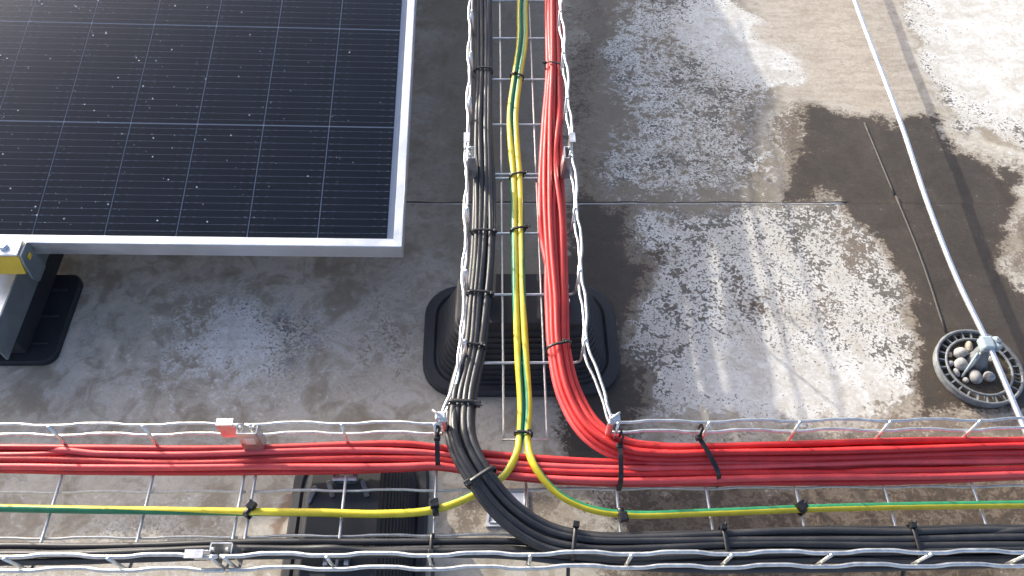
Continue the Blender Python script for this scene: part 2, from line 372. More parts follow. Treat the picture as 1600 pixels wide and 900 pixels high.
def roof_sheet(name, ylo, yhi, z, far_lo, far_hi):
    xs = axis(-0.85, 1.0, 0.004, 30)
    ys = axis(ylo, yhi, 0.004, 30)
    if not far_lo: ys = ys[ys >= ylo-1e-9]
    if not far_hi: ys = ys[ys <= yhi+1e-9]; 
    if not far_hi: ys = np.append(ys, SEAM)
    if not far_lo: ys = np.insert(ys, 0, ylo-0.01)
    X, Y = np.meshgrid(xs, ys); ny, nx = X.shape
    ch = {k: np.zeros(X.shape) for k in ('white', 'pure', 'tan', 'mud', 'dark', 'rust', 'soil')}
    XW, YW = X+fray(X, Y, 31), Y+fray(X, Y, 77)
    for c, val, soft, px in STAINS:
        P = [at(x, y, 0)[:2] for x, y in px]
        v = val*np.clip(0.5+sdf(P, XW, YW)/(2*soft), 0, 1); ch[c] = np.maximum(ch[c], v)
    Z = np.full(X.shape, z)
    i = np.arange(ny-1)[:, None]*nx+np.arange(nx-1)[None, :]
    Fc = np.stack([i, i+1, i+nx+1, i+nx], -1).reshape(-1, 4)
    me = bpy.data.meshes.new(name)
    me.vertices.add(X.size); me.vertices.foreach_set("co", np.stack([X, Y, Z], -1).astype(np.float32).ravel())
    me.loops.add(Fc.size); me.loops.foreach_set("vertex_index", Fc.ravel().astype(np.int32))
    me.polygons.add(len(Fc)); me.polygons.foreach_set("loop_start", np.arange(0, Fc.size, 4, dtype=np.int32))
    me.update(calc_edges=True); me.validate()
    for k, v in ch.items():
        me.attributes.new(k, 'FLOAT', 'POINT').data.foreach_set("value", v.astype(np.float32).ravel())
    return tag(link(name, me, M['roof']), kind='structure')
roof = roof_sheet('roof', SEAM, 1.9, -0.003, False, True)
lap = roof_sheet('roof_membrane', 0.02, SEAM-0.004, 0.0, True, False)
# the lapped sheet's raised edge and the welded ridge in the mud
edge_me = pydata('membrane_edge', [(-30, SEAM-0.0005, 0.0002), (30, SEAM-0.0005, 0.0002), (30, SEAM+0.0012, -0.004), (-30, SEAM+0.0012, -0.004)], [(0, 1, 2, 3)])
o = link('membrane_edge', edge_me, simple('membrane_cut_edge', (0.52, 0.5, 0.47), 0.7, 0, 0.3, 40), lap)
xe = float(at(1325, 317, 0)[0])
def seam_bead(name, y, r, z, m, par, x0, x1):
    x = np.linspace(x0, x1, 160); P = np.stack([x, y+0.0006*np.sin(x*37)+0.0004*np.sin(x*91), np.full(160, z)], -1)
    rr = r*(1+0.3*np.sin(x*53)*np.sin(x*19)); link(name, tube(name, P, rr, 6), m, par)
seam_bead('seam_dirt', SEAM+0.0022, 0.0022, -0.0032, simple('seam_dirt', (0.045, 0.038, 0.032), 0.85, 0, 0.4, 80), roof, -2.0, xe)
seam_bead('weld_bead', SEAM-0.0020, 0.0014, -0.0007, simple('pale_weld_bead', (0.46, 0.44, 0.405), 0.7, 0, 0.35, 60), lap, -2.0, xe-0.010)
rid = [at(1352, 190, 0), at(1375, 245, 0), at(1400, 305, 0)]
rid2 = [at(1400, 306, 0), at(1440, 405, 0), at(1478, 520, 0)]
mudm = simple('muddy_ridge', (0.042, 0.036, 0.030), 0.6, 0, 0.3, 60)
for P, zz, par in ((rid, -0.003, roof), (rid2, 0.0, lap)):
    P = catmull(np.array(P), 0.02); P[:, 2] = zz-0.0006; link('weld_ridge', tube('weld_ridge', P, 0.0022, 8), mudm, par)

# ------------------------------------------------------------------ solar panels
PT, PA, PS = math.radians(8.787), math.radians(0.178), math.radians(-1.406)
ux = np.array([math.cos(PA)*math.cos(PS), math.sin(PA)*math.cos(PS), math.sin(PS)])
vy = np.array([-math.sin(PA)*math.cos(PT), math.cos(PA)*math.cos(PT), math.sin(PT)]); vy -= ux*(vy@ux); vy /= np.linalg.norm(vy)
nz = np.cross(ux, vy); HT = 0.12
P0 = np.array([-0.1414, 0.6621, HT+0.0058])
PCU, PCV, NC, NR = 0.093, 0.184, 18, 6
def quad_grid_cell():
    w, h = PCU-0.0012, PCV-0.0022; c = 0.0006
    V = [(-w/2+c, -h/2, 0), (w/2-c, -h/2, 0), (w/2, -h/2+c, 0), (w/2, h/2-c, 0), (w/2-c, h/2, 0), (-w/2+c, h/2, 0), (-w/2, h/2-c, 0), (-w/2, -h/2+c, 0)]
    V += [(x, y, -0.0003) for x, y, z in V]
    F = [tuple(range(8))]+[(k+8, (k+1) % 8+8, (k+1) % 8, k) for k in range(8)]
    return pydata('cell', V, F)
def busbar_me():
    V = []; F = []; h = PCV-0.006; w = PCU-0.001
    for k in range(16):
        y = -h/2+h*(k+0.5)/16
        for x0, x1, t in ((-w/2, w/2, 0.00032), (-w/2+0.003, -w/2+0.007, 0.0007), (w/2-0.007, w/2-0.003, 0.0007), (-w/2+0.016, -w/2+0.020, 0.0006), (w/2-0.020, w/2-0.016, 0.0006)):
            b = len(V); z = 0.00012 if t < 0.0005 else 0.00018
            V += [(x0, y-t, z), (x1, y-t, z), (x1, y+t, z), (x0, y+t, z)]; F.append((b, b+1, b+2, b+3))
    return pydata('busbars', V, F)
def profile_bar(name, p0, p1, out, up, w, hgt):
    """hollow-look frame rail: flat lip on top, side face, small lower flange; out = outward direction"""
    p0, p1, out, up = map(np.asarray, (p0, p1, out, up))
    prof = [(0, 0.0), (0, -0.0012), (w-0.002, -0.0012), (w-0.002, -hgt+0.0015), (w-0.016, -hgt+0.0015), (w-0.016, -hgt), (w, -hgt), (w, -0.0008), (w-0.0008, 0.0)]
    rings = []
    al = (p1-p0)/np.linalg.norm(p1-p0)
    for p, k in ((p0, -1), (p1, 1)): rings.append([tuple(p+out*a+up*b+al*k*(a-0.00015)) for a, b in prof])
    return loft(name, rings)
def solar_panel(label, mat4, detailed):
    root = empty('solar_panel', (0, 0, 0), label, 'solar panel', 'solar panels of the roof array'); root.matrix_world = mat4
    x1, x0 = 0.0085, -(NC*PCU+0.0125); y0, y1 = -0.0016, NR*PCV+0.009; lip = 0.0115; z = 0.0042
    part_local = lambda n, me, m: link(n, me, m, root)
    part_local('backsheet', box_me('backsheet', ((x0+x1)/2, (y0+y1)/2, -0.0022), (x1-x0+0.004, y1-y0+0.004, 0.003)), M['white_cell_gap'])
    part_local('cover_glass', box_me('cover_glass', ((x0+x1)/2, (y0+y1)/2, 0.0023), (x1-x0+0.004, y1-y0+0.004, 0.0008)), M['glass'])
    E = ((x1, y0, x1, y1, (1, 0, 0)), (x0, y0, x0, y1, (-1, 0, 0)))
    for a, b, c, d, out in E: part_local('frame_rail', profile_bar('frame_rail', (a, b, z), (c, d, z), out, (0, 0, 1), lip, 0.031), M['alu'])
    for yy, out in ((y0, (0, -1, 0)), (y1, (0, 1, 0))): part_local('frame_rail', profile_bar('frame_rail', (x0, yy, z), (x1, yy, z), out, (0, 0, 1), lip, 0.031), M['alu'])
    cm, bm_ = quad_grid_cell(), busbar_me(); cm.materials.append(M['cell']); bm_.materials.append(M['finger'])
    if detailed:
        for j in range(NC):
            for i in range(NR):
                c = link('cell', cm, None, root); c.location = (-(j+0.5)*PCU-(0.004 if j >= 9 else 0), (i+0.5)*PCV, 0.0002)
                link('busbars', bm_, None, c)
        V = []; F = []
        for k in range(620):
            far = random.random() < 0.62
            u = -random.uniform(0.02, 0.95); v = random.uniform(0.01, 0.62)
            if random.random() > (0.12+0.88*min(1, (-u)/0.45)**1.4): continue
            r = random.choice((0.0005, 0.0006, 0.0007, 0.0011)); b = len(V); n = 7
            V += [(u+r*math.cos(2*math.pi*q/n), v+r*math.sin(2*math.pi*q/n), 0.0027) for q in range(n)]
            V += [(u+0.6*r*math.cos(2*math.pi*q/n), v+0.6*r*math.sin(2*math.pi*q/n), 0.0027+0.55*r) for q in range(n)] + [(u, v, 0.0027+0.75*r)]
            F += [(b+q, b+(q+1) % n, b+n+(q+1) % n, b+n+q) for q in range(n)]+[(b+n+q, b+n+(q+1) % n, b+2*n) for q in range(n)]
        tag(part_local('droplets', pydata('droplets', V, F, True), M['drop']), kind='stuff')  # glints painted into the bead colour, denser towards the left
    else:
        for j in range(NC):
            for i in range(NR):
                c = link('cell', cm, None, root); c.location = (-(j+0.5)*PCU-(0.004 if j >= 9 else 0), (i+0.5)*PCV, 0.0002)
    return root
def mat_from(o, x, y, z): return Matrix(((x[0], y[0], z[0], o[0]), (x[1], y[1], z[1], o[1]), (x[2], y[2], z[2], o[2]), (0, 0, 0, 1)))
solar_panel('dark solar panel with silver frame and droplets painted white as sun glints at upper left', mat_from(P0, ux, vy, nz), True)
# its ridge partner slopes down on the far side (out of frame; it casts the shade at the top)
ridge = P0 + vy*(NR*PCV+0.03)
vy2 = np.array([vy[0], vy[1], -vy[2]]); nz2 = np.cross(ux, vy2); nz2 /= np.linalg.norm(nz2)
far0 = ridge + np.array([0, 0.02, 0])
solar_panel('solar panel sloping away behind the ridge of the droplet-covered panel', mat_from(far0, ux, vy2/np.linalg.norm(vy2), nz2), False)

# mounting rail, pad, clamp under the panel's near edge
pz = 0.010
pad_r = at(121, 428, pz); pad_f = at(84, 566, pz); pad_b = at(66, 425, pz)
px1 = 0.5*(pad_r[0]+pad_f[0])+0.004; py0 = pad_f[1]; py1 = pad_r[1]
w_p, d_p = 0.20, py1-py0
pc = np.array([px1-w_p/2, (py0+py1)/2, 0])
padR = empty('rubber_pad', tuple(pc), 'black ribbed rubber pad under the mounting rail at left edge', 'pad')
part('mat', loft('mat', [[(pc[0]+x, pc[1]+y, z) for x, y in rrect(w_p-2*i, d_p-2*i, 0.018)] for z, i in ((0.0005, 0), (pz-0.002, 0), (pz, 0.002))]), M['pad'], padR)
for f in (0.2, 0.5, 0.8):
    yy = py0+d_p*f
    part('rib', box_me('rib', (px1-0.028, yy, pz+0.0012), (0.028, 0.0035, 0.0025), 0.001), M['rubber'], padR)
RB = 0.046; RH = 0.046; RW = 0.075
fb, ff = at(64, 426, RB), at(17, 563, RB); fx = 0.5*(fb[0]+ff[0]); fy0 = ff[1]
railR = empty('mounting_rail', (fx, fy0, 0), 'grey zinc steel mounting channel on the black rubber pad', 'rail')
part('right_flange', box_me('right_flange', (fx-0.0015, fy0+0.55, RB+RH/2+0.001), (0.003, 1.1, RH), 0.0008), M['steel'], railR)
part('left_flange', box_me('left_flange', (fx-RW+0.0015, fy0+0.55, RB+RH/2+0.001), (0.003, 1.1, RH), 0.0008), M['steel'], railR)
part('web', box_me('web', (fx-RW/2, fy0+0.556, RB+RH-0.008), (RW-0.0065, 1.08, 0.002)), M['alu'], railR)
part('spacer', box_me('spacer', (fx-RW/2+0.004, fy0+0.57, (RB+pz)/2), (RW-0.012, 1.08, RB-pz-0.0005), 0.003), M['pad'], railR)
# end clamp with bolt holding the panel's near edge
cl_y = float((P0-vy*0.0135)[1])-0.001; cl_z = float(P0[2]+ux[2]*(fx-P0[0])/ux[0])+0.002
cxr = float(at(36, 386, cl_z)[0])
brk = empty('panel_clamp', (cxr, cl_y, 0), 'silver end clamp with bolt and yellow insert holding the panel edge', 'clamp')
part('cheek', loft('cheek', [[(xx, cl_y+a, b) for a, b in ((-0.001, RB+RH-0.004), (-0.026, RB+RH-0.004), (-0.032, RB+RH+0.010), (-0.028, cl_z-0.012), (-0.024, cl_z+0.002), (-0.001, cl_z+0.002))] for xx in (cxr+0.0004, cxr+0.0034)]), M['steel'], brk)
part('top_plate', box_me('top_plate', (cxr-0.035, cl_y-0.0125, cl_z+0.003), (0.069, 0.024, 0.004), 0.001), M['alu'], brk)
part('insert', loft('insert', [[(xx, cl_y+a, b) for a, b in ((-0.001, cl_z-0.0005), (-0.0235, cl_z-0.0005), (-0.0330, cl_z-0.026), (-0.001, cl_z-0.026))] for xx in (cxr-0.069, cxr-0.001)]), M['yellow'], brk)
bo = at(4, 386, cl_z+0.008)
part('bolt', loft('bolt', [[(bo[0]+r*math.cos(a*math.pi/3), cl_y-0.0125+r*math.sin(a*math.pi/3), z) for a in range(6)] for z, r in ((cl_z+0.0052, 0.0065), (cl_z+0.010, 0.0065), (cl_z+0.011, 0.0055))]), M['plate'], brk)
part('tab', box_me('tab', (cxr+0.0045, cl_y-0.014, cl_z-0.012), (0.002, 0.008, 0.007), 0.0008), M['yellow'], brk)

# ------------------------------------------------------------------ cable trays
WR, RR = 0.0017, 0.0018
WALL = 0.055; LOW = 0.028
XC = lambda y: 0.0365+0.0016*y
def wavy(P, period, amp, axis_, phase):
    """P straight fine polyline along one axis; small in-out crimps that dip at each cross wire"""
    P = P.copy(); s = P[:, 1-axis_]; ph = (s-phase)/period*2*math.pi
    w = -np.cos(ph); w = np.clip(w*1.35, -1, 1); w = np.sin(w*math.pi/2)
    P[:, axis_] += amp*w + amp*0.25*np.sin(s*23+phase*7); return P
def line(a, b, n): return np.linspace(a, b, n)
YF = lambda x: 0.3715-0.0008*x
YN = lambda x: 0.2300-0.0056*x
def u_wire(name, p_far_top, p_far, p_near, p_near_top, root, far=True, near=True, ext=0.004):
    """cross wire: up one wall, across the floor, up the other wall, with bent corners"""
    A, B, C_, D = map(np.array, (p_far_top, p_far, p_near, p_near_top)); pts = []; rb = 0.009
    def corner(p, q, s_):
        d1 = (p-q)/np.linalg.norm(p-q); d2 = (s_-q)/np.linalg.norm(s_-q)
        return [q+d1*rb*((1-t)**2)+d2*rb*t**2 for t in np.linspace(0, 1, 6)]
    if far: pts += [A+(A-B)/np.linalg.norm(A-B)*ext] + corner(A, B, C_)
    else: pts += [B]
    if near: pts += corner(B, C_, D) + [D+(D-C_)/np.linalg.norm(D-C_)*ext]
    else: pts += [C_]
    part(name, tube(name, np.array(pts), WR, 8), M['wire'], root)
XM, GAP = -0.0637, 0.0126
xs_right = [XM+0.1*n for n in range(-2, 10)]
xs_left = [XM+0.1*n-GAP+0.1 for n in range(-3-6, -3+0)] + [XM-0.3-GAP+0.1]
def rails_main(root, x0, x1, near_ok, far_ranges, phase):
    n = int((x1-x0)/0.006)+2
    xs = np.linspace(x0, x1, n)
    for z, dy in ((WALL, 0.0), (LOW, -0.006)):
        P = np.stack([xs, YN(xs)+dy, np.full(n, HT+z)], -1)
        part('side_rail_wire', tube('side_rail_wire', wavy(P, 0.1, 0.0012, 1, phase), RR+0.0004, 8), M['wire'], root)
    for a, b in far_ranges:
        n2 = int((b-a)/0.006)+2; x2 = np.linspace(a, b, n2)
        for z, dy in ((WALL, 0.0), (LOW, 0.0005)):
            P = np.stack([x2, YF(x2)+dy, np.full(n2, HT+z)], -1)
            part('side_rail_wire', tube('side_rail_wire', wavy(P, 0.1, 0.0011, 1, phase), RR, 8), M['wire'], root)
    for y in (0.3162, 0.2660):
        n3 = int((x1-x0)/0.008)+2; x3 = np.linspace(x0+0.002, x1-0.002, n3); P = np.stack([x3, y-0.002*x3, np.full(n3, HT-0.0005)], -1)
        part('floor_wire', tube('floor_wire', wavy(P, 0.1, 0.0007, 1, phase), WR, 8), M['wire'], root)
XJ = XM-0.2-GAP/2
FARL = float(at(690, 664, HT+WALL)[0]); FARR = float(at(957, 658, HT+WALL)[0])
tr = empty('cable_tray', (0.3, 0.30, HT), 'long wire mesh cable tray running along the bottom, right of the left coupler', 'cable tray', 'wire mesh cable tray lengths')
rails_main(tr, XJ+0.001, 0.86, True, [(XJ+0.001, FARL), (FARR, 0.86)], XM)
for X in xs_right:
    far = X < FARL+0.004 or X > FARR-0.012
    lean = 0.006*(1 if X < 0 else 1)
    u_wire('cross_wire', (X, YF(X)-0.0035, HT+WALL), (X, YF(X)-0.0055, HT+0.003), (X, YN(X)-0.001, HT+0.003), (X, YN(X)-0.0035, HT+WALL), tr, far=far)
tl = empty('cable_tray', (XJ-0.2, 0.30, HT), 'short left end length of wire mesh tray left of the silver couplers', 'cable tray', 'wire mesh cable tray lengths')
rails_main(tl, -0.80, XJ-0.001, True, [(-0.80, XJ-0.001)], XM-GAP)
for X in xs_left:
    u_wire('cross_wire', (X, YF(X)-0.0035, HT+WALL), (X, YF(X)-0.0055, HT+0.003), (X, YN(X)-0.001, HT+0.003), (X, YN(X)-0.0035, HT+WALL), tl)
# branch
YA = [1.1817-0.1*n for n in range(-5, 5)]; YB = [0.7738-0.1*n for n in range(0, 4)]
YJ = float(at(815, 277.7, HT)[1])
def branch(root, ys, y0, y1, flare):
    n = int((y1-y0)/0.006)+2; yy = np.linspace(y0, y1, n)
    for sx in (-1, 1):
        for z, dx in ((WALL, 0.0), (LOW, -0.0005)):
            P = np.stack([XC(yy)+sx*(0.0735+dx), yy, np.full(n, HT+z)], -1)
            P = wavy(P, 0.1, 0.0014, 0, ys[0])
            if flare:
                k = np.clip((0.475-yy)/0.10, 0, 1); k = k**1.25
                P[:, 0] += sx*(0.0205+ (0.004 if z == LOW else 0))*k
            part('side_rail_wire', tube('side_rail_wire', P, RR, 8), M['wire'], root)
    for sx in (-1, 1):
        m = np.linspace(y0 if not flare else 0.3735, y1, 30); P = np.stack([XC(m)+sx*0.025, m, np.full(30, HT)], -1)
        part('floor_wire', tube('floor_wire', P, WR*0.9, 8), M['wire'], root)
    for Y in ys:
        u_wire('cross_wire', (XC(Y)-0.070, Y, HT+WALL), (XC(Y)-0.069, Y, HT+0.0035), (XC(Y)+0.069, Y, HT+0.0035), (XC(Y)+0.070, Y, HT+WALL), root, ext=0.003)
    if flare:
        part('cross_wire', tube('cross_wire', np.array([(XC(.3735)-0.027, 0.3735, HT+0.0035), (XC(.3735)+0.027, 0.3735, HT+0.0035)]), WR*0.75, 8), M['wire'], root)
bn = empty('cable_tray', (XC(.55), 0.55, HT), 'branch wire mesh tray joining the junction, its side rails flared', 'cable tray', 'wire mesh cable tray lengths')
branch(bn, YB, 0.372, YJ-0.001, True)
bf = empty('cable_tray', (XC(1.1), 1.1, HT), 'far wire mesh tray length leading out of the top edge', 'cable tray', 'wire mesh cable tray lengths')
branch(bf, YA, YJ+0.001, 1.72, False)

# couplers between tray lengths
def coupler(name, c, along, inward, label):
    """folded sheet clip: flat wall plate, hook over the top rail, bulged tongue with a square hole, and bolt"""
    c, a, i = map(np.asarray, (c, along, inward)); up = np.array([0, 0, 1.0])
    R = empty(name, tuple(c), label, 'coupler', 'tray couplers')
    def bar(n, prof, u0, u1, m=M['plate']):
        part(n, loft(n, [[tuple(c+a*u+i*p+up*q) for p, q in prof] for u in (u0, u1)]), m, R)
    t = 0.0012
    bar('wall_plate', [(0.003, 0.004), (0.003+t, 0.004), (0.003+t, -0.026), (0.003, -0.026)], -0.030, -0.008)
    bar('top_hook', [(-0.004, 0.0045), (-0.004, 0.0058), (0.0042, 0.0058), (0.0042, 0.0045)], -0.030, -0.012)
    # tongue: box bulging to the inside
    bar('tongue', [(0.011, 0.001), (0.011+t, 0.001), (0.014+t, -0.040), (0.014, -0.040)], -0.008, 0.013)
    for u in (-0.008, 0.013):
        part('tongue_side', loft('tongue_side', [[tuple(c+a*(u+e)+i*p+up*q) for p, q in ((0.001, 0.001), (0.0109, 0.001), (0.0139, -0.040), (0.001, -0.040))] for e in (0, t)]), M['plate'], R)
    bar('window', [(0.0126, -0.010), (0.0134, -0.010), (0.0146, -0.022), (0.0138, -0.022)], -0.002, 0.009, M['alu'])
    for u in (-0.004, 0.010):
        P = c+a*u+i*0.005+up*0.003
        part('rivet', loft('rivet', [[tuple(P+np.array([0.002*k*math.cos(q), 0.002*k*math.sin(q), z])) for q in np.linspace(0, 2*math.pi, 8, endpoint=False)] for z, k in ((-0.004, 1), (0.0005, 1), (0.0018, 0.6))]), M['wire'], R)
cx = at(383, 664, HT+WALL); coupler('tray_coupler', (cx[0], YF(cx[0]), HT+WALL), (1, 0, 0), (0, -1, 0), 'silver coupler with red reflections on the far rail left of centre')
cx = at(338, 872, HT+WALL); coupler('tray_coupler', (cx[0], YN(cx[0]), HT+WALL), (1, 0, 0), (0, 1, 0), 'silver folded coupler on the nearest rail at bottom left')
for sx, px_, lb in ((-1, 736, 'small silver coupler on the branch tray rail beside black cables'), (1, 893, 'small silver coupler on the branch tray rail beside red cables')):
    q = at(px_, 236, HT+WALL); coupler('tray_coupler', (XC(q[1])+sx*0.0735, q[1], HT+WALL), (0, -1, 0), (-sx, 0, 0), lb)
# corner clamps where branch rails meet the long tray
for px_, py_, sx, lb in ((694, 656, -1, 'silver corner clamp left of the black cable bend'), (955, 660, 1, 'silver corner clamp beside the red cable bend')):
    q = at(px_, py_, HT+WALL)
    R = empty('corner_clamp', tuple(q), lb, 'clamp', 'corner clamps at the tray junction')
    part('body', box_me('body', (q[0], q[1], q[2]-0.014), (0.007, 0.006, 0.032), 0.0015), M['plate'], R)
    part('jaw', box_me('jaw', (q[0]+sx*0.004, q[1]+0.004, q[2]+0.001), (0.012, 0.009, 0.006), 0.0015), M['plate'], R)
    a = np.array([q[0]-0.002, q[1]+0.002, q[2]+0.003]); b = a+np.array([-0.011 if sx < 0 else 0.012, 0.007, 0.003])
    part('bolt', tube('bolt', np.array([a, b]), 0.0015, 8), M['wire'], R)

# ------------------------------------------------------------------ cables
CRAD = 0.0037
class Bundle:
    def __init__(self, ctrl, slots, seed, r=CRAD, swaps=5, labels=None, name='', mat=None, cat='cable', group=None, loose=0.35):
        P = np.array([[*at(x, y, HT+h), s] for x, y, h, s in ctrl]); S = catmull(P, 0.008)
        self.P = S[:, :3]; self.sp = S[:, 3]; self.r = r; self.slots = slots
        self.T, self.N, _ = frames(self.P, True)
        T2 = self.T.copy(); T2[:, 2] = 0; T2 /= np.linalg.norm(T2, axis=1)[:, None]
        self.L = np.cross(T2, np.array([0, 0, 1.0]))
        rng = np.random.default_rng(seed); n = len(S); ns = len(slots); s = np.linspace(0, 1, n)
        d = 2*r; U = np.zeros((ns, n)); V = np.zeros((ns, n)); order = list(range(ns))
        stations = np.sort(rng.uniform(0.04, 0.96, swaps)); prev = [np.array([slots[k]]*n, float) for k in range(ns)]
        cur = [np.array(slots[k], float) for k in range(ns)]
        for k in range(ns): U[k] = cur[k][0]; V[k] = cur[k][1]
        for st in stations:
            a, b = rng.choice(ns, 2, replace=False)
            if np.linalg.norm(cur[a]-cur[b]) > 1.3: continue
            wd = rng.uniform(0.05, 0.11); k = np.clip((s-st)/wd+0.5, 0, 1); k = k*k*(3-2*k)
            bump = np.sin(np.pi*k)*0.55
            ca, cb = cur[a].copy(), cur[b].copy()
            U[a] += (cb[0]-ca[0])*k; V[a] += (cb[1]-ca[1])*k + bump
            U[b] += (ca[0]-cb[0])*k; V[b] += (ca[1]-cb[1])*k
            cur[a], cur[b] = cb, ca
        mats = mat
        for k in range(ns):
            ph = rng.uniform(0, 6.28, 4); L = s*n*0.008
            U[k] += loose*0.45*(np.sin(L*9+ph[0])+0.6*np.sin(L*21+ph[1])); V[k] += 0.13*loose*np.abs(np.sin(L*8+ph[2]))
            Q = self.P + self.L*(U[k]*d*self.sp)[:, None] + np.array([0, 0, 1.0])*(V[k]*d*0.93)[:, None]
            me = tube(name, Q, r*rng.uniform(0.95, 1.04), 12)
            o = link(name, me, mat); tag(o, labels if isinstance(labels, str) else labels[k], cat, group)
    def near(self, x, y):
        q = [np.linalg.norm(proj(p)-np.array([x, y])) for p in self.P]; return int(np.argmin(q))
def proj(p):
    d = np.asarray(p)-np.array([0, 0, CAM_H]); z = d@CF; return np.array([800+FPX*(d@CR)/z, 450-FPX*(d@CU_)/z])
two4 = [(-1.5, 0), (-0.5, 0), (0.5, 0), (1.5, 0), (-1.5, 0.9), (-0.6, 0.9), (0.4, 0.9), (1.3, 0.9)]
two4b = [(-1.5, 0), (-0.5, 0), (0.5, 0), (1.5, 0), (-1.0, 0.9), (0.0, 0.9), (1.0, 0.9), (0.4, 1.75)]
f0 = 0.0085
R2 = Bundle([(-140,724,f0,1.1),(0,719,f0,1.08),(150,720,f0,1.1),(300,721,f0,1.12),(430,718,f0,1.2),(550,715,f0,1.28),(640,715,f0,1.18),(683,717,f0,.95),(760,728,f0,1.0),(860,737,f0,1.05),(966,741,f0,1.0),(1105,740,f0,1.0),(1250,737,f0,1.1),(1400,734,f0,1.1),(1600,729,f0,1.1),(1760,724,f0,1.1)],
    two4, 3, labels='red cable running straight along the long tray under the black bend', name='red_cable', mat=M['red'], group='red cables straight along the long tray', swaps=7, loose=0.28)
R1 = Bundle([(856,-170,f0,1.1),(862,-60,f0,1.15),(864,20,f0,1.12),(866,112,f0,.92),(863,200,f0,1.2),(863,300,f0,1.36),(865,400,f0,1.3),(869,470,f0,1.14),(873,548,f0,1.0),(890,620,f0,1.08),(925,676,f0+.004,1.1),(975,704,f0+.006,1.02),(1035,711,f0+.006,.95),(1105,710,f0+.006,.9),(1250,707,f0+.006,1.0),(1400,704,f0+.005,1.0),(1600,701,f0+.005,1.0),(1760,698,f0+.005,1.0)],
    two4b, 5, labels='red cable curving from the branch tray to the right', name='red_cable', mat=M['red'], group='red cables curving out of the branch tray', swaps=15, loose=0.32)
B2 = Bundle([(-140,869,.007,1),(0,866,.007,1),(120,865,.007,1),(230,861,.007,1.0),(350,857,.007,1),(550,858,.007,1),(700,857,.007,1),(800,858,.007,1),(900,868,.006,1),(1050,878,.006,1),(1250,876,.006,1.0),(1500,874,.006,1),(1760,870,.006,1)],
    [(-1, 0), (0, 0), (1, 0), (0.4, 0.9)], 8, labels='black cable running straight along the nearest rail of the long tray', name='black_cable', mat=M['black'], group='black cables straight along the nearest rail', swaps=4)
B1 = Bundle([(752,-170,f0,1.0),(755,-60,f0,.88),(755,20,f0,.85),(756,115,f0,.80),(756,200,f0,.86),(757,300,f0,.9),(754,400,f0,.92),(747,480,f0,.90),(740,545,.011,.82),(722,625,.022,.92),(722,690,.034,1.0),(752,748,.033,1.0),(795,800,.024,1.1),(850,836,.016,1.1),(920,852,.012,.98),(1020,854,.010,1.0),(1130,851,.010,.98),(1280,848,.010,1.12),(1425,849,.010,1.0),(1600,847,.010,1.12),(1760,845,.010,1.1)],
    [(-1.6, 0), (-0.7, 0), (0.2, 0), (1.0, 0), (1.75, 0), (-1.2, 0.85), (-0.35, 0.9), (0.55, 0.9), (1.35, 0.85)], 21, labels='black cable curving from the branch tray to the right', name='black_cable', mat=M['black'], group='black cables curving out of the branch tray', swaps=12, r=0.0040, loose=0.4)
# green and yellow earth cables: (x, y, height, direction of the yellow half in degrees from up)
def earth(ctrl, label, r=0.0043):
    P = np.array([[*at(x, y, HT+h), math.radians(-a)] for x, y, h, a in ctrl]); S = catmull(P, 0.006)
    o = link('earth_cable', tube('earth_cable', S[:, :3], r, 20, True, S[:, 3]), M['earth'])
    return tag(o, label, 'cable', 'green and yellow earth cables'), S[:, :3]
gc = [(-170,820,4.3),(-60,819,4.4),(20,816,4.5),(62,816,4.6),(120,808,4.4),(180,801,4.8),(230,803,5),(275,807,4.8),(360,809,5.2),(460,811,5.6),(568,816,6.2),(640,820,6),(678,818,5.6)]
angL = [90,90,90,100,90,80,20,-40,-80,-80,60,80,80]; angR = [-90,-90,-90,-90,-90,-60,-20,20,60,70,-60,-80,-60]
gh = .0105
# the tube's frame: angle 0 = up, +90 = T x N  (image right when heading towards the camera)
EL, EL_P = earth([(c-d, y, gh, -a) for (y, c, d), a in zip(gc, angL)] + [(806,712,.016,10),(785,745,.021,60),(745,771,.018,60),(680,796,.012,35),(600,803,.0105,10),(500,801,.0105,0),(390,800,.0105,-25),(250,798,.0105,-70),(100,796,.0105,-95),(0,794,.0105,-100),(-140,792,.0105,-100)],
    'green and yellow earth cable bending left at the junction')
ER, ER_P = earth([(c+d, y, gh, -a) for (y, c, d), a in zip(gc, angR)] + [(832,722,.022,-40),(868,768,.016,-80),(915,793,.012,-85),(970,803,.0105,-85),(1100,801,.0105,-88),(1250,795,.0105,-90),(1400,791,.0105,-92),(1600,788,.0105,-95),(1760,786,.0105,-95)],
    'green and yellow earth cable bending right at the junction')

